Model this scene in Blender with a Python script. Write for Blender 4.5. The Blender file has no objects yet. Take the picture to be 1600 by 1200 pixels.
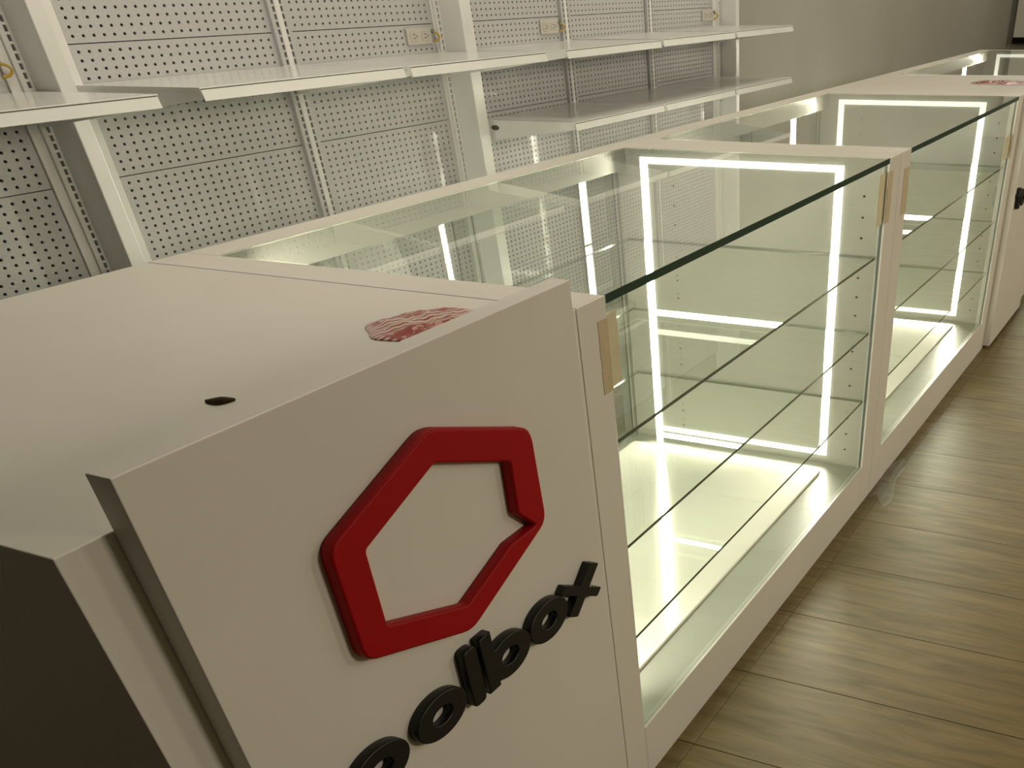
import bpy, bmesh, math, random
from mathutils import Vector, Matrix
random.seed(7)
S = bpy.context.scene
COL = S.collection

# ------------------------------------------------------------------ camera
# calibrated from the three vanishing points (frame 1600 x 1200, off-centre crop)
F_PX, CX, CY = 1388.46, 1123.116, 1236.569
RC = ((0.9087681647, 0.4169104067, -0.0180592228),
      (0.2673177731, -0.6148307612, -0.7419732766),
      (-0.3204397462, 0.6694541417, -0.6701861840))
CAM = Vector((0.8184, -1.3391, 1.3537))
cd = bpy.data.cameras.new('camera')
cam = bpy.data.objects.new('camera', cd)
COL.objects.link(cam)
xr, yd, zf = [Vector(r) for r in RC]
m = Matrix.Identity(4)
for i in range(3):
    m[i][0] = xr[i]; m[i][1] = -yd[i]; m[i][2] = -zf[i]; m[i][3] = CAM[i]
cam.matrix_world = m
cd.sensor_fit = 'HORIZONTAL'
cd.sensor_width = 36.0
cd.lens = 36.0 * F_PX / 1600
cd.shift_x = (800 - CX) / 1600
cd.shift_y = (CY - 600) / 1600
cd.clip_start = 0.01
S.camera = cam

# ------------------------------------------------------------------ world, lamps, exposure
w = bpy.data.worlds.new('world'); S.world = w
w.use_nodes = True
w.node_tree.nodes['Background'].inputs[0].default_value = (1.0, 0.86, 0.66, 1)
w.node_tree.nodes['Background'].inputs[1].default_value = 0.02
S.view_settings.view_transform = 'Standard'
S.view_settings.look = 'None'
S.view_settings.gamma = 1.0
S.view_settings.use_curve_mapping = False
S.view_settings.exposure = 0.17
S.cycles.use_denoising = True
S.cycles.max_bounces = 12
S.cycles.transparent_max_bounces = 40
S.cycles.sample_clamp_indirect = 6.0
S.cycles.caustics_reflective = False
S.cycles.caustics_refractive = False


def ceiling_or_fill_lamp(x, y, power, sx=0.9, sy=0.9, z=2.78, tilt=0.0, col=(1.0, 0.92, 0.73)):
    l = bpy.data.lights.new('ceiling_or_fill_lamp', 'AREA')
    l.shape = 'RECTANGLE'; l.size = sx; l.size_y = sy
    l.energy = power; l.color = col
    o = bpy.data.objects.new('ceiling_or_fill_lamp', l)
    o.location = (x, y, z)
    o.rotation_euler.y = math.radians(tilt)      # positive tilt turns the lamp towards the counters
    COL.objects.link(o)


for k, yy in enumerate((0.5, 2.9, 5.3, 7.7, 10.0)):
    f = (1.12, 0.86, 0.72, 0.68, 0.68)[k]
    ceiling_or_fill_lamp(-0.5, yy, 15.3 * f)
    ceiling_or_fill_lamp(3.85, yy, 29 * f, 0.6, 0.9, 1.9, 62, (1.0, 0.90, 0.69))  # low fill lamps, added out of view to brighten the counter fronts
LED_RADIANCE = 60.0       # light given off by the LED strips
LED_LOOK = 3.0            # brightness of the diffuser itself


# ------------------------------------------------------------------ materials
def srgb(r, g, b):
    f = lambda c: c / 12.92 if c <= 0.04045 else ((c + 0.055) / 1.055) ** 2.4
    return (f(r / 255), f(g / 255), f(b / 255), 1)


def principled(name, col, rough=0.5, spec=0.5, metal=0.0, coat=0.0, coat_rough=0.1):
    mt = bpy.data.materials.new(name); mt.use_nodes = True
    b = mt.node_tree.nodes['Principled BSDF']
    b.inputs['Base Color'].default_value = col
    b.inputs['Roughness'].default_value = rough
    b.inputs['Specular IOR Level'].default_value = spec
    b.inputs['Metallic'].default_value = metal
    b.inputs['Coat Weight'].default_value = coat
    b.inputs['Coat Roughness'].default_value = coat_rough
    return mt, mt.node_tree, b


def noisy(name, ca, cb, scale, rough, bump=0.0, stretch=(1, 1, 1), detail=3, spec=0.5, coat=0.0, coat_rough=0.1, lo=0.35, hi=0.65):
    mt, nt, b = principled(name, ca, rough, spec, 0, coat, coat_rough)
    tc = nt.nodes.new('ShaderNodeTexCoord'); mp = nt.nodes.new('ShaderNodeMapping')
    mp.inputs['Scale'].default_value = stretch
    n = nt.nodes.new('ShaderNodeTexNoise'); n.inputs['Scale'].default_value = scale; n.inputs['Detail'].default_value = detail
    r = nt.nodes.new('ShaderNodeValToRGB')
    r.color_ramp.elements[0].color = ca; r.color_ramp.elements[1].color = cb
    r.color_ramp.elements[0].position = lo; r.color_ramp.elements[1].position = hi
    nt.links.new(tc.outputs['Object'], mp.inputs[0]); nt.links.new(mp.outputs[0], n.inputs[0])
    nt.links.new(n.outputs['Fac'], r.inputs[0]); nt.links.new(r.outputs[0], b.inputs['Base Color'])
    if bump:
        bp = nt.nodes.new('ShaderNodeBump'); bp.inputs['Strength'].default_value = bump; bp.inputs['Distance'].default_value = 0.002
        nt.links.new(n.outputs['Fac'], bp.inputs['Height']); nt.links.new(bp.outputs[0], b.inputs['Normal'])
    return mt


M = {}
M['melamine'] = noisy('white_melamine', (0.80, 0.765, 0.71, 1), (0.76, 0.725, 0.665, 1), 2.2, 0.42, spec=0.35)
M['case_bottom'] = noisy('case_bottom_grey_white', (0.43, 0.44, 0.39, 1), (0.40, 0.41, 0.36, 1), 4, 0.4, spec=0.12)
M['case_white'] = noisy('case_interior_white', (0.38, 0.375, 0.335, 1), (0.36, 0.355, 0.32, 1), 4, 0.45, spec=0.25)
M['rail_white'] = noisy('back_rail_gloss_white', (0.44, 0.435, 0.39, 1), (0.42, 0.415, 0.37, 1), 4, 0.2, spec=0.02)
M['board_white'] = noisy('case_floor_board_white', (0.92, 0.90, 0.83, 1), (0.89, 0.87, 0.80, 1), 5, 0.15, spec=0.3)
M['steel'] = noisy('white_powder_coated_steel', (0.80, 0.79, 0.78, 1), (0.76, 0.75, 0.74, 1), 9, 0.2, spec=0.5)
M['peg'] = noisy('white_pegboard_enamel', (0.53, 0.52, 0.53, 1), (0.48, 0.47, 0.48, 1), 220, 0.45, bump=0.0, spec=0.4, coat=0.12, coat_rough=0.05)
M['dark_gap'] = principled('dark_gap', srgb(22, 19, 14), 0.9, 0.1)[0]
M['peg_hole'] = principled('shelf_pin_hole', srgb(52, 48, 36), 0.9, 0.1)[0]
M['groove'] = principled('price_rail_groove', srgb(95, 90, 80), 0.8, 0.2)[0]
M['wall'] = noisy('painted_wall', (0.38, 0.36, 0.315, 1), (0.36, 0.34, 0.295, 1), 1.3, 0.8, spec=0.2)
M['ceiling'] = noisy('painted_ceiling', (0.28, 0.265, 0.24, 1), (0.26, 0.245, 0.22, 1), 2, 0.9, spec=0.1)
M['red'] = noisy('red_acrylic', (0.40, 0.004, 0.008, 1), (0.37, 0.0035, 0.007, 1), 3, 0.5, spec=0.18)
M['black'] = noisy('black_acrylic', (0.008, 0.0075, 0.007, 1), (0.006, 0.006, 0.0055, 1), 8, 0.42, spec=0.35)
M['edge'] = principled('green_glass_edge', (0.008, 0.042, 0.025, 1), 0.35, 0.4)[0]
M['shelf_edge'] = principled('shelf_glass_edge', (0.035, 0.060, 0.030, 1), 0.2, 0.5)[0]
M['tape'] = noisy('masking_tape', (0.64, 0.53, 0.35, 1), (0.58, 0.475, 0.30, 1), 30, 0.7, bump=0.2, stretch=(1, 1, 0.4), spec=0.2)
M['tape_pale'] = noisy('masking_tape_on_glass', (0.74, 0.67, 0.47, 1), (0.69, 0.62, 0.42, 1), 30, 0.7, bump=0.2, spec=0.2)
M['plate'] = noisy('ivory_plastic', (0.56, 0.535, 0.475, 1), (0.54, 0.515, 0.455, 1), 6, 0.35, spec=0.5)
M['socket'] = principled('ivory_socket', (0.52, 0.495, 0.435, 1), 0.4, 0.5)[0]
M['yellow'] = principled('yellow_cable', (0.48, 0.34, 0.05, 1), 0.45, 0.5)[0]
M['grey_plug'] = principled('grey_plug', (0.20, 0.21, 0.18, 1), 0.45, 0.5)[0]
M['leaf'] = noisy('dry_brown_scrap', (0.035, 0.022, 0.008, 1), (0.075, 0.048, 0.018, 1), 90, 0.75, spec=0.2)
M['profile'] = principled('grey_door_profile', (0.16, 0.16, 0.13, 1), 0.35, 0.5)[0]
M['far_panel'] = noisy('far_panel_white', (0.66, 0.63, 0.57, 1), (0.63, 0.60, 0.54, 1), 2, 0.6, spec=0.3)


def glass(name, tint, base=0.04, rough=0.0):
    mt = bpy.data.materials.new(name); mt.use_nodes = True
    nt = mt.node_tree; nt.nodes.clear()
    out = nt.nodes.new('ShaderNodeOutputMaterial')
    mix = nt.nodes.new('ShaderNodeMixShader')
    tr = nt.nodes.new('ShaderNodeBsdfTransparent'); tr.inputs[0].default_value = tint
    gl = nt.nodes.new('ShaderNodeBsdfGlossy'); gl.inputs['Roughness'].default_value = rough
    gl.inputs[0].default_value = (0.96, 0.98, 0.96, 1)
    lw = nt.nodes.new('ShaderNodeLayerWeight'); lw.inputs['Blend'].default_value = 0.5
    p = nt.nodes.new('ShaderNodeMath'); p.operation = 'POWER'; p.inputs[1].default_value = 5.0
    a = nt.nodes.new('ShaderNodeMath'); a.operation = 'MULTIPLY_ADD'
    a.inputs[1].default_value = 1 - base; a.inputs[2].default_value = base
    nt.links.new(lw.outputs['Facing'], p.inputs[0]); nt.links.new(p.outputs[0], a.inputs[0])
    nt.links.new(a.outputs[0], mix.inputs[0]); nt.links.new(tr.outputs[0], mix.inputs[1]); nt.links.new(gl.outputs[0], mix.inputs[2])
    nt.links.new(mix.outputs[0], out.inputs[0])
    return mt


M['glass'] = glass('float_glass', (0.975, 0.99, 0.972, 1), 0.065)
M['shelf_glass'] = glass('shelf_float_glass', (0.98, 0.99, 0.976, 1), 0.065)
def clear(name, tint):
    mt = bpy.data.materials.new(name); mt.use_nodes = True
    nt = mt.node_tree; nt.nodes.clear()
    out = nt.nodes.new('ShaderNodeOutputMaterial'); tr = nt.nodes.new('ShaderNodeBsdfTransparent'); tr.inputs[0].default_value = tint
    nt.links.new(tr.outputs[0], out.inputs[0])
    return mt


M['clear'] = clear('clear_glass_back', (0.975, 0.99, 0.972, 1))
M['film'] = glass('clear_plastic_film', (0.90, 0.89, 0.87, 1), 0.06, 0.55)


def emit(name, col, st):
    mt = bpy.data.materials.new(name); mt.use_nodes = True
    nt = mt.node_tree; nt.nodes.clear()
    out = nt.nodes.new('ShaderNodeOutputMaterial'); e = nt.nodes.new('ShaderNodeEmission')
    e.inputs[0].default_value = col; e.inputs[1].default_value = st
    nt.links.new(e.outputs[0], out.inputs[0])
    return mt


M['led'] = emit('led_diffuser', (1.0, 0.98, 0.80, 1), LED_LOOK)


def plank_material():
    mt, nt, b = principled('wood_look_plank', (0.2, 0.15, 0.08, 1), 0.45, 0.35)
    N = nt.nodes.new
    oi = N('ShaderNodeObjectInfo'); tc = N('ShaderNodeTexCoord')
    rv = N('ShaderNodeVectorMath'); rv.operation = 'SCALE'; rv.inputs[0].default_value = (13.1, 7.7, 3.3)
    nt.links.new(oi.outputs['Random'], rv.inputs['Scale'])
    ad = N('ShaderNodeVectorMath'); nt.links.new(tc.outputs['Object'], ad.inputs[0]); nt.links.new(rv.outputs[0], ad.inputs[1])
    mp = N('ShaderNodeMapping'); mp.inputs['Scale'].default_value = (1.1, 11.0, 1.0); nt.links.new(ad.outputs[0], mp.inputs[0])
    n1 = N('ShaderNodeTexNoise'); n1.inputs['Scale'].default_value = 3.2; n1.inputs['Detail'].default_value = 7; n1.inputs['Distortion'].default_value = 0.9
    nt.links.new(mp.outputs[0], n1.inputs[0])
    mp2 = N('ShaderNodeMapping'); mp2.inputs['Scale'].default_value = (1.0, 3.0, 1.0); nt.links.new(ad.outputs[0], mp2.inputs[0])
    n2 = N('ShaderNodeTexNoise'); n2.inputs['Scale'].default_value = 2.4; n2.inputs['Detail'].default_value = 3; n2.inputs['Distortion'].default_value = 1.5
    nt.links.new(mp2.outputs[0], n2.inputs[0])
    wv = N('ShaderNodeMath'); wv.operation = 'MULTIPLY_ADD'; wv.inputs[1].default_value = 0.6
    nt.links.new(n1.outputs['Fac'], wv.inputs[0])
    sc = N('ShaderNodeMath'); sc.operation = 'MULTIPLY'; sc.inputs[1].default_value = 0.4
    nt.links.new(n2.outputs['Fac'], sc.inputs[0]); nt.links.new(sc.outputs[0], wv.inputs[2])
    r = N('ShaderNodeValToRGB')
    e = r.color_ramp.elements
    e[0].position = 0.34; e[0].color = (0.135, 0.099, 0.037, 1)
    e[1].position = 0.66; e[1].color = (0.255, 0.193, 0.086, 1)
    k = e.new(0.5); k.color = (0.195, 0.146, 0.058, 1)
    nt.links.new(wv.outputs[0], r.inputs[0])
    hv = N('ShaderNodeHueSaturation')
    vm = N('ShaderNodeMapRange'); vm.inputs['To Min'].default_value = 0.96; vm.inputs['To Max'].default_value = 1.05
    nt.links.new(oi.outputs['Random'], vm.inputs['Value']); nt.links.new(vm.outputs[0], hv.inputs['Value'])
    nt.links.new(r.outputs[0], hv.inputs['Color']); nt.links.new(hv.outputs[0], b.inputs['Base Color'])
    bp = N('ShaderNodeBump'); bp.inputs['Strength'].default_value = 0.12; bp.inputs['Distance'].default_value = 0.002
    nt.links.new(n1.outputs['Fac'], bp.inputs['Height']); nt.links.new(bp.outputs[0], b.inputs['Normal'])
    return mt


M['plank'] = plank_material()


def wrapper_material():
    mt, nt, b = principled('printed_plastic_wrapper', (0.8, 0.3, 0.3, 1), 0.25, 0.5, coat=0.4)
    N = nt.nodes.new
    tc = N('ShaderNodeTexCoord')
    wv = N('ShaderNodeTexWave'); wv.wave_type = 'BANDS'; wv.bands_direction = 'Y'
    wv.inputs['Scale'].default_value = 34; wv.inputs['Distortion'].default_value = 3.0; wv.inputs['Detail'].default_value = 1; wv.inputs['Detail Scale'].default_value = 0.35
    mp = N('ShaderNodeMapping'); nt.links.new(tc.outputs['Object'], mp.inputs[0])
    nt.links.new(mp.outputs[0], wv.inputs[0])
    r = N('ShaderNodeValToRGB')
    r.color_ramp.elements[0].position = 0.45; r.color_ramp.elements[0].color = (0.42, 0.09, 0.08, 1)
    r.color_ramp.elements[1].position = 0.62; r.color_ramp.elements[1].color = (0.82, 0.68, 0.62, 1)
    nt.links.new(wv.outputs['Fac'], r.inputs[0])
    n = N('ShaderNodeTexNoise'); n.inputs['Scale'].default_value = 95; n.inputs['Detail'].default_value = 2
    nt.links.new(tc.outputs['Object'], n.inputs[0])
    r2 = N('ShaderNodeValToRGB'); r2.color_ramp.interpolation = 'CONSTANT'
    r2.color_ramp.elements[0].color = (0.40, 0.07, 0.065, 1); r2.color_ramp.elements[1].color = (0.74, 0.42, 0.38, 1); r2.color_ramp.elements[1].position = 0.56
    nt.links.new(n.outputs['Fac'], r2.inputs[0])
    at = N('ShaderNodeAttribute'); at.attribute_name = 'print_block'
    mx = N('ShaderNodeMix'); mx.data_type = 'RGBA'
    nt.links.new(at.outputs['Fac'], mx.inputs[0]); nt.links.new(r.outputs[0], mx.inputs[6]); nt.links.new(r2.outputs[0], mx.inputs[7])
    nt.links.new(mx.outputs[2], b.inputs['Base Color'])
    return mt


M['wrapper'] = wrapper_material()


# ------------------------------------------------------------------ helpers
ROOT = {}          # object name -> world location of its thing


def tag(o, label=None, cat=None, group=None, kind=None):
    for k, v in (('label', label), ('category', cat), ('group', group), ('kind', kind)):
        if v:
            o[k] = v
    return o


def thing(name, loc, label, cat, group=None):
    o = bpy.data.objects.new(name, None); COL.objects.link(o)
    o.location = loc; o.empty_display_size = 0.1
    ROOT[o.name] = Vector(loc)
    return tag(o, label, cat, group)


def link(name, mesh, parent=None, loc=None):
    o = bpy.data.objects.new(name, mesh); COL.objects.link(o)
    if parent:
        o.parent = parent
        base = ROOT[parent.name]
        ROOT[o.name] = base
        if loc is not None:      # world position of a shared mesh (only under a thing)
            o.location = Vector(loc) - base
    else:
        ROOT[o.name] = Vector((0, 0, 0))
        if loc is not None:
            o.location = loc
            ROOT[o.name] = Vector(loc)
    return o


class MB:
    """collects geometry in world coordinates, builds ONE mesh object"""
    def __init__(self):
        self.bm = bmesh.new()

    def box(self, x0, x1, y0, y1, z0, z1, mi=0):
        v = [self.bm.verts.new(p) for p in ((x0, y0, z0), (x1, y0, z0), (x1, y1, z0), (x0, y1, z0),
                                           (x0, y0, z1), (x1, y0, z1), (x1, y1, z1), (x0, y1, z1))]
        fs = [(0, 3, 2, 1), (4, 5, 6, 7), (0, 1, 5, 4), (1, 2, 6, 5), (2, 3, 7, 6), (3, 0, 4, 7)]
        out = []
        for f in fs:
            fc = self.bm.faces.new([v[i] for i in f]); fc.material_index = mi; out.append(fc)
        return out

    def prism(self, poly, axis, a, b, mi=0):
        """poly: 2D points; axis 'x','y','z' is the extrusion axis from a to b"""
        def P(p, t):
            return {'x': (t, p[0], p[1]), 'y': (p[0], t, p[1]), 'z': (p[0], p[1], t)}[axis]
        lo = [self.bm.verts.new(P(p, a)) for p in poly]
        hi = [self.bm.verts.new(P(p, b)) for p in poly]
        n = len(poly)
        fs = [self.bm.faces.new(lo[::-1]), self.bm.faces.new(hi)]
        for i in range(n):
            fs.append(self.bm.faces.new((lo[i], lo[(i + 1) % n], hi[(i + 1) % n], hi[i])))
        for f in fs:
            f.material_index = mi
        return fs

    def tube(self, pts, r, seg=8, mi=0):
        pts = [Vector(p) for p in pts]
        rings = []
        for i, p in enumerate(pts):
            d = (pts[min(i + 1, len(pts) - 1)] - pts[max(i - 1, 0)]).normalized()
            u = d.orthogonal().normalized()
            if rings:
                u = (pu - d * pu.dot(d)).normalized()
            pu = u
            q = d.cross(u)
            rings.append([self.bm.verts.new(p + r * (math.cos(2 * math.pi * k / seg) * u + math.sin(2 * math.pi * k / seg) * q)) for k in range(seg)])
        for a, b in zip(rings, rings[1:]):
            for k in range(seg):
                self.bm.faces.new((a[k], a[(k + 1) % seg], b[(k + 1) % seg], b[k])).material_index = mi
        self.bm.faces.new(rings[0][::-1]).material_index = mi
        self.bm.faces.new(rings[-1]).material_index = mi

    def disc(self, c, n, r1, r2, depth, seg=8, mi=0):
        """elliptical plug, centre c, facing +/-Y (n), radii r1 along X and r2 along Z"""
        a = [self.bm.verts.new((c[0] + r1 * math.cos(2 * math.pi * k / seg), c[1], c[2] + r2 * math.sin(2 * math.pi * k / seg))) for k in range(seg)]
        b = [self.bm.verts.new((v.co.x, c[1] + n * depth, v.co.z)) for v in a]
        self.bm.faces.new(b).material_index = mi
        self.bm.faces.new(a[::-1]).material_index = mi
        for k in range(seg):
            self.bm.faces.new((a[k], a[(k + 1) % seg], b[(k + 1) % seg], b[k])).material_index = mi

    def build(self, name, mats, parent=None, bevel=0.0, seg=2):
        bm = self.bm
        bmesh.ops.recalc_face_normals(bm, faces=bm.faces[:])
        if bevel:
            ed = [e for e in bm.edges if len(e.link_faces) == 2 and e.calc_face_angle(0) > 0.6]
            bmesh.ops.bevel(bm, geom=ed, offset=bevel, segments=seg, profile=0.5, affect='EDGES', clamp_overlap=True)
        me = bpy.data.meshes.new(name)
        base = ROOT[parent.name] if parent else Vector((0, 0, 0))
        bmesh.ops.translate(bm, verts=bm.verts[:], vec=-base)
        bm.to_mesh(me); bm.free()
        for mt in (mats if isinstance(mats, (list, tuple)) else [mats]):
            me.materials.append(mt)
        return link(name, me, parent)


def boxpart(name, mat, parent, x0, x1, y0, y1, z0, z1, bevel=0.0015):
    b = MB(); b.box(x0, x1, y0, y1, z0, z1)
    return b.build(name, mat, parent, bevel)


def glass_pane(name, parent, x0, x1, y0, y1, z0, z1, thin, gm='glass', em='edge', clear_edges=''):
    """a slab of glass: big faces clear, edges dark green"""
    b = MB()
    for f in b.box(x0, x1, y0, y1, z0, z1):
        f.normal_update()
        k = max(range(3), key=lambda i: abs(f.normal[i]))
        sg = f.normal[k] > 0
        if 'xyz'[k] == thin:
            f.material_index = 0 if sg else 2          # one mirror-like surface per pane
        else:
            f.material_index = 1
            if clear_edges and 'xyz'[k] + '-+'[sg] in clear_edges:
                f.material_index = 2
    return b.build(name, [M[gm], M[em], M['clear']], parent)


def structure(o):
    o['kind'] = 'structure'
    return o


# ------------------------------------------------------------------ setting
XW = -1.665       # left wall
YF = 11.8         # far wall
b = MB(); b.box(-1.9, 4.2, -4.0, YF + 0.1, -0.12, -0.0022)
M['grout'] = principled('floor_joint', (0.07, 0.05, 0.025, 1), 0.9, 0.1)[0]
floor = structure(b.build('floor', M['grout']))
structure(boxpart('wall_left', M['wall'], None, XW - 0.12, XW, -4.0, YF, -0.007, 2.8, 0))
structure(boxpart('wall_far', M['wall'], None, XW - 0.12, 4.2, YF, YF + 0.12, -0.007, 2.8, 0))
structure(boxpart('wall_right', M['wall'], None, 4.1, 4.22, -4.0, YF, -0.007, 2.8, 0))
structure(boxpart('ceiling', M['ceiling'], None, XW - 0.12, 4.22, -4.0, YF + 0.12, 2.8, 2.92, 0))

# floor planks: long side across the aisle, joints 0.331 apart
PITCH, PY0, PX0, PLEN = 0.331, 0.145, 0.045, 1.30
pm = MB(); g = 0.0011
pm.box(g * 0.5, PLEN - g * 0.5, g, PITCH - g, -0.0021, 0.0)
tmp = pm.build('plank', M['plank'], floor, 0.0006, 1)
plank_mesh = tmp.data
bpy.data.objects.remove(tmp)
for i in range(-12, 36):
    for j in range(-2, 4):
        y = PY0 + i * PITCH; x = PX0 + j * PLEN
        if x + PLEN > 4.3 or y > 9.0 or (j == 2 and y > 6) or (j < 0 and (y < -1.3 or y > 7.5)):
            continue
        link('plank', plank_mesh, floor, (x, y, 0.0))


# ------------------------------------------------------------------ display cases
ZT, XB = 1.0, -0.918         # worktop height, back edge
ZR = 0.138                   # top of the plinth rail
XD = -0.835                  # inner face of the back rail


def led_frame(parent, y, n):
    x0, x1, z0, z1 = -0.783, -0.13, 0.162, 0.979
    tx, tz = 0.025, 0.0165
    ya, yb = sorted((y, y + n * 0.005))
    for a in ((x0, x0 + tx, z0, z1), (x1 - tx, x1, z0, z1), (x0 + tx, x1 - tx, z1 - tz, z1), (x0 + tx, x1 - tx, z0, z0 + tz)):
        boxpart('led_strip', M['led'], parent, a[0], a[1], ya, yb, a[2], a[3], 0)
        l = bpy.data.lights.new('led_light', 'AREA'); l.shape = 'RECTANGLE'
        l.size = a[1] - a[0]; l.size_y = a[3] - a[2]
        l.energy = LED_RADIANCE * math.pi * l.size * l.size_y; l.color = (1.0, 0.945, 0.76); l.spread = math.radians(100)
        o = bpy.data.objects.new('led_light', l); COL.objects.link(o)
        o.matrix_world = Matrix.Translation(((a[0] + a[1]) / 2, y + n * 0.007, (a[2] + a[3]) / 2)) @ Matrix.Rotation(math.radians(90 * n), 4, 'X')


def display_case(y0, y1, ya, yb, label, tapes=(), far_end=False):
    """carcass y0..y1, glazed opening ya..yb"""
    t = thing('display_case', (XB / 2, (y0 + y1) / 2, 0), label, 'display case', 'glass-topped white display cases in the counter row')
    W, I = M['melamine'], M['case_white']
    # side panels: outer shell white, inner face lit by the LED frame
    for a, c in ((y0, ya), (yb, y1)):
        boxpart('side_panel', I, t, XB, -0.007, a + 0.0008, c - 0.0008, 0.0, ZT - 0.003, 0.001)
        # front stile and top cap
        boxpart('front_stile', W, t, -0.0065, 0.0, a + 0.0008, c - 0.0008, 0.0, ZT, 0.0012)
        boxpart('top_cap', W, t, XB, -0.007, a + 0.0008, c - 0.0008, ZT - 0.0028, ZT, 0.0008)
    boxpart('plinth_rail', W, t, -0.0065, 0.0, ya, yb, 0.0, ZR, 0.0012)
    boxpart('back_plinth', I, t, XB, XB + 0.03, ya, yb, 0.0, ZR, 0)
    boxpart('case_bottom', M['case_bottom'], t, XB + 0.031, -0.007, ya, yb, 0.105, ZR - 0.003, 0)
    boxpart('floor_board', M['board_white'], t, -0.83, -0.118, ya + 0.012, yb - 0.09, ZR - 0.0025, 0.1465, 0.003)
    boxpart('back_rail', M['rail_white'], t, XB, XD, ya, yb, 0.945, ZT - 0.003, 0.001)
    boxpart('back_top_cap', W, t, XB, XD, ya, yb, ZT - 0.0028, ZT, 0.0006)
    ym = (ya + yb) / 2
    for x, a, c in ((-0.868, ya + 0.002, ym + 0.03), (-0.885, ym - 0.03, yb - 0.002)):
        glass_pane('sliding_glass_door', t, x - 0.0025, x + 0.0025, a, c, ZR, 0.9445, 'x', em='shelf_edge')
    boxpart('door_jamb', M['profile'], t, -0.8735, -0.8655, yb - 0.0045, yb - 0.0005, ZR, 0.9445, 0)
    boxpart('door_track', M['profile'], t, -0.893, -0.862, ya + 0.004, yb - 0.005, ZR - 0.002, ZR + 0.004, 0)
    glass_pane('top_glass', t, XD + 0.001, 0.0, ya + 0.001, yb - 0.001, ZT - 0.0125, ZT + 0.0005, 'z', clear_edges='x- y- y+')
    glass_pane('front_glass', t, -0.0145, -0.0095, ya + 0.001, yb - 0.001, ZR, ZT - 0.013, 'x', em='edge', clear_edges='z- z+')
    for z in (0.762, 0.559, 0.356):
        s = glass_pane('glass_shelf', t, -0.845, -0.018, ya + 0.003, yb - 0.003, z - 0.0065, z, 'z', 'shelf_glass', 'shelf_edge', clear_edges='y-')
    led_frame(t, ya, +1)
    led_frame(t, yb, -1)
    for y, n in ((ya, 1), (yb, -1)):
        p = MB()
        for x in (-0.673, -0.066):
            for k in range(15):
                z = 0.909 - 0.0513 * k
                if min(abs(z - 0.0 - q) for q in (0.757, 0.553, 0.349)) < 0.012:
                    continue
                p.disc((x, y, z), n, 0.0042, 0.0028, 0.0012)
        o = p.build('shelf_pin_hole', M['peg_hole'], t); o['kind'] = 'stuff'
    for (ta, tb, z0, z1, side) in tapes:
        # tape: half on the painted stile, half over the glass
        if side > 0:     # stile on the left, glass on the right
            q = ((ta, ya - 0.001, 'tape'), (ya + 0.001, tb, 'tape_pale'))
        else:
            q = ((ta, yb - 0.001, 'tape_pale'), (yb + 0.001, tb, 'tape'))
        for a, c, mt in q:
            bb = MB()
            x0, x1 = (0.0002, 0.0010) if mt == 'tape' else (-0.0093, -0.0085)
            n = 6
            zs = [z0 + (z1 - z0) * k / n for k in range(n + 1)]
            for k in range(n):
                j = 0.0012 * random.uniform(-1, 1)
                bb.box(x0, x1, a + j, c + j * 0.5, zs[k], zs[k + 1])
            tag(bb.build('masking_tape', M[mt], t), 'strip of yellowed masking tape')
    return t


display_case(-0.086, 1.67, 0.0, 1.56, 'long white glass-topped display case right beside the nearest cabinet with the red emblem',
             tapes=((-0.030, 0.045, 0.858, 0.968, 1), (1.50, 1.60, 0.845, 0.968, -1)))
display_case(1.671, 3.50, 1.775, 3.42, 'second white display case, between the nearest case and the far cabinet',
             tapes=((1.72, 1.80, 0.842, 0.957, 1), (3.31, 3.44, 0.79, 0.87, -1)))
display_case(4.42, 6.86, 4.545, 6.80, 'farthest white glass-topped display case at the end of the counter row')


# ------------------------------------------------------------------ logo cabinets
def round_poly(pts, r, seg=4):
    out = []
    n = len(pts)
    for i in range(n):
        p0, p, p1 = Vector(pts[i - 1]), Vector(pts[i]), Vector(pts[(i + 1) % n])
        a = (p0 - p); c = (p1 - p)
        d = min(r, a.length * 0.45, c.length * 0.45)
        A = p + a.normalized() * d; B = p + c.normalized() * d
        for k in range(seg + 1):
            t = k / seg
            out.append(((1 - t) ** 2) * A + 2 * t * (1 - t) * p + t * t * B)
    return out


def plate(name, loops, x0, x1, mat, parent, bevel=0.002):
    """flat plate in the Y-Z plane with optional holes, extruded along X with a soft bevel"""
    cu = bpy.data.curves.new(name, 'CURVE'); cu.dimensions = '2D'; cu.fill_mode = 'BOTH'
    cu.extrude = (x1 - x0) / 2 - bevel; cu.bevel_depth = bevel; cu.bevel_resolution = 1; cu.offset = -bevel
    for lp in loops:
        sp = cu.splines.new('POLY'); sp.points.add(len(lp) - 1)
        for q, p in zip(sp.points, lp):
            q.co = (p[0], p[1], 0, 1)
        sp.use_cyclic_u = True
    o = bpy.data.objects.new(name, cu); COL.objects.link(o)
    dg = bpy.context.evaluated_depsgraph_get(); dg.update()
    me = bpy.data.meshes.new_from_object(o.evaluated_get(dg))
    bpy.data.objects.remove(o); bpy.data.curves.remove(cu)
    me.name = name
    base = ROOT[parent.name]
    mt = Matrix(((0, 0, 1, (x0 + x1) / 2), (1, 0, 0, 0), (0, 1, 0, 0), (0, 0, 0, 1)))
    me.transform(Matrix.Translation(-base) @ mt)
    me.materials.clear(); me.materials.append(mat)
    return link(name, me, parent)


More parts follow.
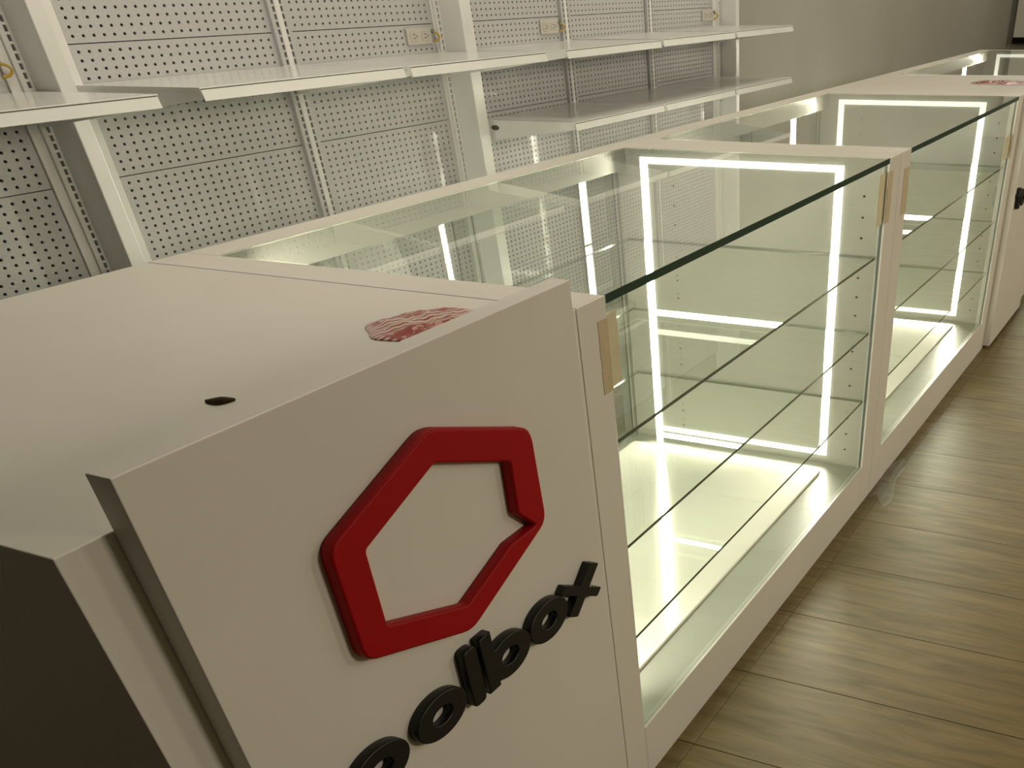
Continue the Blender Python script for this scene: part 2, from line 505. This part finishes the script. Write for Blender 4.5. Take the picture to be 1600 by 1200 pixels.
HEX_OUT = [(-0.7066, 0.907), (-0.5105, 0.972), (-0.3120, 0.9065), (-0.3085, 0.7690), (-0.5159, 0.6969), (-0.7060, 0.7611)]
HEX_IN = [(-0.6562, 0.8833), (-0.5141, 0.9314), (-0.3690, 0.8799), (-0.3715, 0.8061), (-0.3350, 0.7735), (-0.3990, 0.7728), (-0.5130, 0.7357), (-0.6581, 0.7854)]


def ellipse(cx, cz, rx, rz, n=36):
    return [(cx + rx * math.cos(2 * math.pi * k / n), cz + rz * math.sin(2 * math.pi * k / n)) for k in range(n)]


def bar(p, q, hw, kz=0.6, r=0.006):
    """thick stroke from p to q; half width hw (measured along Y), kz squeezes it in Z"""
    d = Vector((q[0] - p[0], (q[1] - p[1]) / kz)).normalized()
    nrm = Vector((-d.y, d.x)) * hw
    off = Vector((nrm.x, nrm.y * kz))
    P, Q = Vector(p), Vector(q)
    return round_poly([P + off, P - off, Q - off, Q + off], r, 3)


def letters(parent, dy, x0, x1):
    K = M['black']
    zc, rx, rz = 0.6135, 0.0545, 0.0325
    out = []
    def o_(cy):
        plate('letter', [ellipse(cy, zc, rx, rz), ellipse(cy, zc, rx - 0.0335, rz - 0.0205)], x0, x1, K, parent)
    def l_(cy):
        plate('letter', [bar((cy, 0.674), (cy, 0.580), 0.0150, r=0.010)], x0, x1, K, parent)
    # t
    plate('letter', [[(y + dy, z) for y, z in [(-0.862, 0.664), (-0.832, 0.664), (-0.832, 0.646), (-0.798, 0.646), (-0.798, 0.630), (-0.832, 0.630),
                     (-0.832, 0.604), (-0.822, 0.597), (-0.798, 0.597), (-0.798, 0.581), (-0.835, 0.581), (-0.856, 0.588), (-0.862, 0.600),
                     (-0.862, 0.630), (-0.878, 0.630), (-0.878, 0.646), (-0.862, 0.646)]]], x0, x1, K, parent, 0.0015)
    o_(-0.735 + dy); o_(-0.609 + dy); l_(-0.530 + dy)
    # b : stem and bowl are one letter
    n = 30
    a0 = math.acos(0.0135 / 0.055)
    bx = -0.446 + dy
    outer = [(bx - 0.0605, 0.674), (bx - 0.0605, 0.581), (bx - 0.0335, 0.581), (bx - 0.0335, 0.587)]
    outer += [(bx + rx * math.cos(t), zc + rz * math.sin(t)) for t in [(-2.15 + 4.30 * k / n) for k in range(n + 1)]]
    outer += [(bx - 0.0335, 0.641), (bx - 0.0335, 0.674)]
    plate('letter', [outer, ellipse(bx, zc, rx - 0.0335, rz - 0.0205)], x0, x1, K, parent)
    o_(-0.338 + dy)
    # x
    c = -0.2365 + dy
    a, bq, e, f = (c + 0.044, 0.6430), (c - 0.036, 0.5830), (c - 0.052, 0.6395), (c + 0.049, 0.5865)
    def cross(p, q, r_, s):
        L1 = bar(p, q, 0.0155, r=0.003); L2 = bar(r_, s, 0.0115, r=0.003)
        bm1 = MB(); 
        return L1, L2
    L1, L2 = cross(a, bq, e, f)
    b2 = MB()
    b2.prism([tuple(p) for p in L1], 'x', x0, x1)
    b2.prism([tuple(p) for p in L2], 'x', x0, x1 - 0.0006)
    b2.build('letter', K, parent, 0.0012, 1)


def logo_cabinet(y0, y1, p0, p1, label):
    t = thing('counter_cabinet', (XB / 2, (y0 + y1) / 2, 0), label, 'counter cabinet', 'plain counter cabinets with a red emblem')
    W = M['melamine']
    boxpart('cabinet_body', W, t, XB, 0.0, y0 + 0.0008, y1 - 0.0008, 0.0, ZT, 0.0015)
    sp = boxpart('sign_panel', W, t, 0.0005, 0.033, p0, p1, 0.012, 1.053, 0.0014)
    dy = p0 + 0.885
    lo = [[(y + dy, z) for y, z in HEX_OUT], [(y + dy, z) for y, z in HEX_IN]]
    tag(plate('emblem', [round_poly(lo[0], 0.019), round_poly(lo[1], 0.004, 2)], 0.0332, 0.0515, M['red'], sp, 0.003), 'red hexagonal ring emblem with a notch on its right')
    letters(sp, dy, 0.0332, 0.049)
    return t


logo_cabinet(-0.945, -0.087, -0.885, -0.144, 'nearest white counter cabinet, its front panel bearing the large red hexagon emblem')
logo_cabinet(3.501, 4.419, 3.535, 4.33, 'far white counter cabinet between the second and the farthest display cases')


# ------------------------------------------------------------------ gondola shelving on the left wall
XP = -1.60          # face of the pegboard
PH, PWD = 0.2475, 0.613
PZ0 = 0.0505        # bottom of the lowest panel row


def hole_grid(ny, nz, py, pz, hy, hz, y_off, z_off, W, H, depth, seg8=True):
    """vertical plate W x H (local y,z from 0) with a grid of octagonal holes and short hole walls, facing +X at x=0"""
    V, Fc, idx = [], [], {}
    def vert(x, y, z):
        k = (round(x, 6), round(y, 6), round(z, 6))
        if k not in idx:
            idx[k] = len(V); V.append((x, y, z))
        return idx[k]
    ys = [y_off + py * (i - 0.5) for i in range(ny + 1)]
    zs = [z_off + pz * (i - 0.5) for i in range(nz + 1)]
    def quad(y0, y1, z0, z1):
        Fc.append((vert(0, y0, z0), vert(0, y1, z0), vert(0, y1, z1), vert(0, y0, z1)))
    # margins
    if ys[0] > 1e-5: quad(0, ys[0], 0, H)
    if W - ys[-1] > 1e-5: quad(ys[-1], W, 0, H)
    if zs[0] > 1e-5: quad(ys[0], ys[-1], 0, zs[0])
    if H - zs[-1] > 1e-5: quad(ys[0], ys[-1], zs[-1], H)
    for i in range(ny):
        for j in range(nz):
            y0, y1, z0, z1 = ys[i], ys[i + 1], zs[j], zs[j + 1]
            cy, cz = (y0 + y1) / 2, (z0 + z1) / 2
            o = [(y1, cz), (y1, z1), (cy, z1), (y0, z1), (y0, cz), (y0, z0), (cy, z0), (y1, z0)]
            if seg8:
                h = [(cy + hy * math.cos(math.pi / 4 * k), cz + hz * math.sin(math.pi / 4 * k)) for k in range(8)]
            else:
                h = [(cy + hy, cz), (cy + hy, cz + hz), (cy, cz + hz), (cy - hy, cz + hz), (cy - hy, cz), (cy - hy, cz - hz), (cy, cz - hz), (cy + hy, cz - hz)]
            O = [vert(0, *p) for p in o]; Hh = [vert(0, *p) for p in h]; Hb = [vert(-depth, *p) for p in h]
            for k in range(8):
                n = (k + 1) % 8
                Fc.append((O[k], O[n], Hh[n], Hh[k]))
                Fc.append((Hh[k], Hh[n], Hb[n], Hb[k]))
    # rim so the plate has an edge
    a = [vert(0, 0, 0), vert(0, W, 0), vert(0, W, H), vert(0, 0, H)]
    bk = [vert(-depth, 0, 0), vert(-depth, W, 0), vert(-depth, W, H), vert(-depth, 0, H)]
    for k in range(4):
        n = (k + 1) % 4
        Fc.append((a[k], bk[k], bk[n], a[n]))
    me = bpy.data.meshes.new('perforated_plate')
    me.from_pydata(V, [], Fc); me.update()
    return me


peg_mesh = hole_grid(22, 15, 0.02718, 0.01572, 0.0044, 0.0032, 0.020, 0.0125, PWD, PH - 0.0018, 0.006)
peg_mesh.materials.append(M['peg'])
UPH = 1.90
slot2 = hole_grid(2, 119, 0.029, 0.01575, 0.0040, 0.0054, 0.0175, 0.012, 0.064, UPH, 0.012, False)
slot2.materials.append(M['peg'])
slot1 = hole_grid(1, 119, 0.02, 0.01575, 0.0040, 0.0054, 0.016, 0.012, 0.027, UPH, 0.010, False)
slot1.materials.append(M['steel'])


def shelf_part(parent, y0, y1, z, name='shelf', slot=False):
    """steel shelf: plate with a folded front, price rail, tapered end brackets"""
    xb, xf = XP + 0.004, -1.2
    b = MB()
    prof = [(xb, z), (xf - 0.0005, z), (xf + 0.001, z - 0.0008), (xf + 0.001, z - 0.0025), (xf - 0.001, z - 0.003), (xf - 0.001, z - 0.020),
            (xf - 0.006, z - 0.020), (xf - 0.006, z - 0.007), (xb, z - 0.006)]
    b.prism(prof, 'y', y0, y1)
    sh = b.build(name, M['steel'], parent)
    r = MB()
    r.prism([(xf - 0.0008, z - 0.0045), (xf + 0.0022, z - 0.0040), (xf + 0.0070, z - 0.0225), (xf + 0.0030, z - 0.0235)], 'y', y0 + 0.001, y1 - 0.003)
    r.build('price_rail', M['steel'], sh)
    gq = MB(); gq.box(xf - 0.0006, xf + 0.0014, y0 + 0.003, y1 - 0.003, z - 0.0042, z - 0.0022)
    gq.build('rail_groove', M['groove'], sh)
    for ya, yb2 in ((y0 + 0.0005, y0 + 0.0045), (y1 - 0.0045, y1 - 0.0005)):
        k = MB()
        k.prism([(xb + 0.001, z - 0.0062), (xf - 0.007, z - 0.0072), (xf - 0.007, z - 0.021), (xb + 0.001, z - 0.064)], 'y', ya, yb2)
        kb = k.build('end_bracket', M['steel'], sh)
    if slot:
        q = MB()
        q.disc((-1.530, y0 + 0.0004, z - 0.021), -1, 0.017, 0.0075, 0.0008, 12)
        q.build('bracket_slot', M['groove'], sh)
    return sh


def gondola(label, posts, bays, uprights2, uprights1, shelves, filler=()):
    y0 = min(bays); y1 = max(bays) + PWD
    t = thing('gondola_shelving', (XP, (y0 + y1) / 2, 0), label, 'shelving unit', 'white pegboard shelving units along the left wall')
    for y in bays:
        for r in range(7):
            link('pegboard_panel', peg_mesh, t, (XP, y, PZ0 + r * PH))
        boxpart('back_board', M['dark_gap'], t, XP - 0.03, XP - 0.022, y, y + PWD, 0.03, 1.80, 0)
    for y in uprights2:
        link('slotted_upright', slot2, t, (XP + 0.012, y - 0.032, 0.0))
        boxpart('upright_back', M['dark_gap'], t, XP - 0.021, XP - 0.0065, y - 0.030, y + 0.030, 0.0, UPH, 0)
        boxpart('upright_rib', M['steel'], t, XP + 0.0122, XP + 0.0132, y - 0.0092, y + 0.0092, 0.0, UPH, 0.0004)
    for y in uprights1:
        link('slotted_upright', slot1, t, (XP + 0.012, y - 0.016, 0.0))
        boxpart('upright_back', M['dark_gap'], t, XP - 0.021, XP - 0.0065, y - 0.014, y + 0.010, 0.0, UPH, 0)
    for y, wd in posts:
        boxpart('end_post', M['steel'], t, XP - 0.02, -1.506, y, y + wd, 0.0, 2.0, 0.0025)
    for ya, yb2 in filler:
        boxpart('filler_strip', M['steel'], t, XP - 0.01, XP + 0.006, ya, yb2, 0.0, UPH, 0.0015)
    for (a, c, z) in shelves:
        shelf_part(t, a, c, z, slot=z < 1.1)
    return t


gondola('nearest white pegboard shelving unit, cut off by the left edge of the photo',
        posts=((0.2935, 0.040),), bays=(-1.060, -0.372), uprights2=(-0.412,), uprights1=(0.284,),
        shelves=((-1.06, -0.405, 1.214), (-0.387, 0.284, 1.214)), filler=((0.2425, 0.2672),))
gondola('middle white pegboard shelving unit with one row of two shelves',
        posts=((1.7480, 0.058),), bays=(0.420, 1.100), uprights2=(1.060,), uprights1=(1.738,),
        shelves=((0.392, 1.058, 1.217), (1.082, 1.745, 1.216)), filler=((0.336, 0.372), (0.374, 0.416), (1.7145, 1.7212)))
gondola('farthest white pegboard shelving unit with two rows of shelves, against the bare far wall',
        posts=((3.925, 0.040),), bays=(1.860, 2.545, 3.232), uprights2=(2.505, 3.193), uprights1=(3.905,),
        shelves=((1.864, 2.530, 1.216), (2.548, 3.214, 1.218), (3.236, 3.900, 1.219),
                 (1.872, 2.530, 1.025), (2.548, 3.212, 1.025), (3.230, 3.905, 1.025)), filler=((1.815, 1.856), (3.8465, 3.888)))


# ------------------------------------------------------------------ outlets on the pegboard
def outlet(yc, zc, label):
    t = thing('wall_outlet', (XP + 0.0005, yc, zc), label, 'outlet', 'duplex outlets on the pegboard')
    hy, hz = 0.060, 0.0205
    x = XP + 0.0005
    b = MB(); b.box(x, x + 0.007, yc - hy, yc + hy, zc - hz, zc + hz)
    b.build('cover_plate', M['plate'], t, 0.002, 2)
    for s in (-1, 1):
        cy = yc + s * 0.027
        q = plate('socket', [round_poly([(cy - 0.019, zc - 0.012), (cy + 0.019, zc - 0.012), (cy + 0.019, zc + 0.012), (cy - 0.019, zc + 0.012)], 0.008)], x + 0.0068, x + 0.0085, M['socket'], t, 0.0005)
        for dz in (-0.0045, 0.0045):
            boxpart('socket_slot', M['groove'], q, x + 0.0084, x + 0.0088, cy - 0.007, cy + 0.005, zc + dz - 0.0009, zc + dz + 0.0009, 0)
        boxpart('socket_slot', M['groove'], q, x + 0.0084, x + 0.0088, cy + 0.0095, cy + 0.0135, zc - 0.0022, zc + 0.0022, 0)
    c = MB()
    pts = []
    for k in range(9):
        a = math.radians(-95 + 185 * k / 8)
        pts.append((x + 0.010 + 0.010 * math.cos(a), yc + hy + 0.004 + 0.017 * math.cos(a), zc - 0.004 + 0.011 * math.sin(a)))
    c.tube(pts, 0.0030)
    tag(c.build('cable_loop', M['yellow'], t), 'short loop of yellow cable')
    c = MB(); e = Vector(pts[-1]); c.tube([e + Vector((0.0, -0.002, 0.000)), e + Vector((0.001, 0.001, 0.0045)), e + Vector((0.001, 0.001, 0.008))], 0.0048)
    tag(c.build('cable_plug', M['grey_plug'], t), 'grey cable end')


outlet(0.172, 1.2560, 'ivory outlet at the left edge of the photo, above the nearest shelf')
outlet(1.632, 1.2590, 'ivory duplex outlet on the middle shelving unit, left of its far post')
outlet(2.392, 1.2600, 'ivory outlet on the first panel of the farthest shelving unit')
outlet(3.790, 1.2600, 'ivory outlet on the last pegboard panel, next to the bare wall')


# ------------------------------------------------------------------ wall panel at the far end
def far_panel():
    t = thing('wall_panel', (-1.0, YF - 0.02, 0.85), 'flat pale panel with a dark shadow strip along its bottom, hung on the far wall', 'wall panel')
    boxpart('panel_board', M['far_panel'], t, -1.60, 0.4, YF - 0.10, YF - 0.0005, 0.895, 2.0, 0.004)
    tag(boxpart('bottom_shadow_strip', M['dark_gap'], t, -1.60, 0.4, YF - 0.12, YF - 0.0005, 0.845, 0.894, 0.002), 'dark strip standing for the shadow gap below the panel')  # shadow gap under the panel, built as a dark strip


far_panel()


# ------------------------------------------------------------------ small things lying about
def wrapper(cx, cy, z, lx, ly, rot, label):
    nx, ny = 34, 22
    V, Fc, blk = [], [], []
    rnd = random.Random(int(cy * 100))
    ph = [rnd.uniform(0, 6.28) for _ in range(6)]
    def height(u, v):
        e = max(0.0, 1 - abs(u) ** 3) * max(0.0, 1 - abs(v) ** 3)
        wr = 0.0016 * math.sin(9 * u + 3 * v + ph[0]) + 0.0012 * math.sin(15 * v - 5 * u + ph[1]) + 0.0008 * math.sin(27 * u + ph[2])
        return e * (0.0075 + wr) + 0.0008
    for top in (1, 0):
        for j in range(ny + 1):
            for i in range(nx + 1):
                u = -1 + 2 * i / nx; v = -1 + 2 * j / ny
                wob = 1 + 0.05 * math.sin(5 * u + ph[3])
                x = lx / 2 * u * (1 + 0.05 * math.sin(4 * v + ph[4])) * (1 - 0.22 * abs(v) ** 2); y = ly / 2 * v * wob * (1 - 0.35 * abs(u) ** 3)
                zz = height(u, v) if top else 0.0002
                V.append((x, y, zz)); blk.append(1.0 if (abs(v - 0.62) < 0.22 or abs(v + 0.58) < 0.26) and abs(u) < 0.86 else 0.0)
    n = (nx + 1) * (ny + 1)
    for j in range(ny):
        for i in range(nx):
            a = j * (nx + 1) + i
            Fc.append((a, a + 1, a + nx + 2, a + nx + 1))
            Fc.append((n + a + nx + 1, n + a + nx + 2, n + a + 1, n + a))
    rim = [i for i in range(nx + 1)] + [(j + 1) * (nx + 1) - 1 for j in range(1, ny + 1)] + [n - 1 - i for i in range(1, nx + 1)] + [(ny - j) * (nx + 1) for j in range(1, ny)]
    for k in range(len(rim)):
        a, c = rim[k], rim[(k + 1) % len(rim)]
        Fc.append((c, a, n + a, n + c))
    me = bpy.data.meshes.new('candy_wrapper'); me.from_pydata(V, [], Fc)
    at = me.attributes.new('print_block', 'FLOAT', 'POINT')
    at.data.foreach_set('value', blk)
    for p in me.polygons: p.use_smooth = True
    me.materials.append(M['wrapper']); me.update()
    o = link('plastic_wrapper', me, None, (cx, cy, z))
    o.rotation_euler.z = rot
    tag(o, label, 'wrapper', 'red and white plastic wrappers')


wrapper(-0.158, -0.236, ZT + 0.0005, 0.180, 0.150, math.radians(60), 'red and white printed plastic wrapper behind the emblem panel of the nearest cabinet')
wrapper(-0.20, 4.05, ZT + 0.0005, 0.30, 0.18, math.radians(-8), 'red and white plastic wrapper on the far cabinet, at the right edge of the photo')


def leaf_scrap():
    V, Fc = [], []
    n = 10
    for s in (0, 1):
        for i in range(n + 1):
            t = i / n
            wd = 0.0058 * math.sin(math.pi * min(1, t * 0.93 + 0.05)) ** 0.7 + 0.0006
            y = -0.017 + 0.034 * t
            arch = 0.0042 * math.sin(math.pi * t) * (0.6 + 0.5 * t)
            for sgn in (-1, 0, 1):
                V.append((sgn * wd + 0.006 * math.sin(3 * t), y, (arch + (0.0 if sgn else 0.0016) + 0.0012) if s else 0.0002))
    m_ = 3 * (n + 1)
    for i in range(n):
        for k in range(2):
            a = 3 * i + k
            Fc.append((a, a + 3, a + 4, a + 1)); Fc.append((m_ + a + 1, m_ + a + 4, m_ + a + 3, m_ + a))
    for i in range(n):
        for k in (0, 2):
            a = 3 * i + k
            Fc.append((a, a + 3, m_ + a + 3, m_ + a))
    me = bpy.data.meshes.new('dry_scrap'); me.from_pydata(V, [], Fc)
    for p in me.polygons: p.use_smooth = True
    me.materials.append(M['leaf'])
    o = link('dry_leaf_scrap', me, None, (-0.183, -0.593, ZT + 0.0004))
    o.rotation_euler.z = math.radians(-56)
    tag(o, 'small curled dark brown scrap lying on the nearest white worktop', 'scrap')


leaf_scrap()


def film_scrap():
    n, m_ = 16, 12
    V, Fc = [], []
    rnd = random.Random(4)
    for j in range(m_ + 1):
        for i in range(n + 1):
            u, v = i / n, j / m_
            x = 0.004 + 0.085 * u * (1 - 0.35 * v) + 0.010 * math.sin(7 * v)
            y = 1.62 + 0.36 * v + 0.04 * math.sin(5 * u)
            z = 0.001 + 0.006 * abs(math.sin(6 * u + 5 * v)) * math.sin(math.pi * u) + 0.004 * rnd.random()
            V.append((x, y, z))
    for j in range(m_):
        for i in range(n):
            a = j * (n + 1) + i
            Fc.append((a, a + 1, a + n + 2, a + n + 1))
    me = bpy.data.meshes.new('film'); me.from_pydata(V, [], Fc); me.materials.append(M['film'])
    for p in me.polygons: p.use_smooth = True
    o = link('plastic_film_scrap', me)
    tag(o, 'crumpled clear plastic film on the floor against the base of the display cases', 'plastic film')


film_scrap()
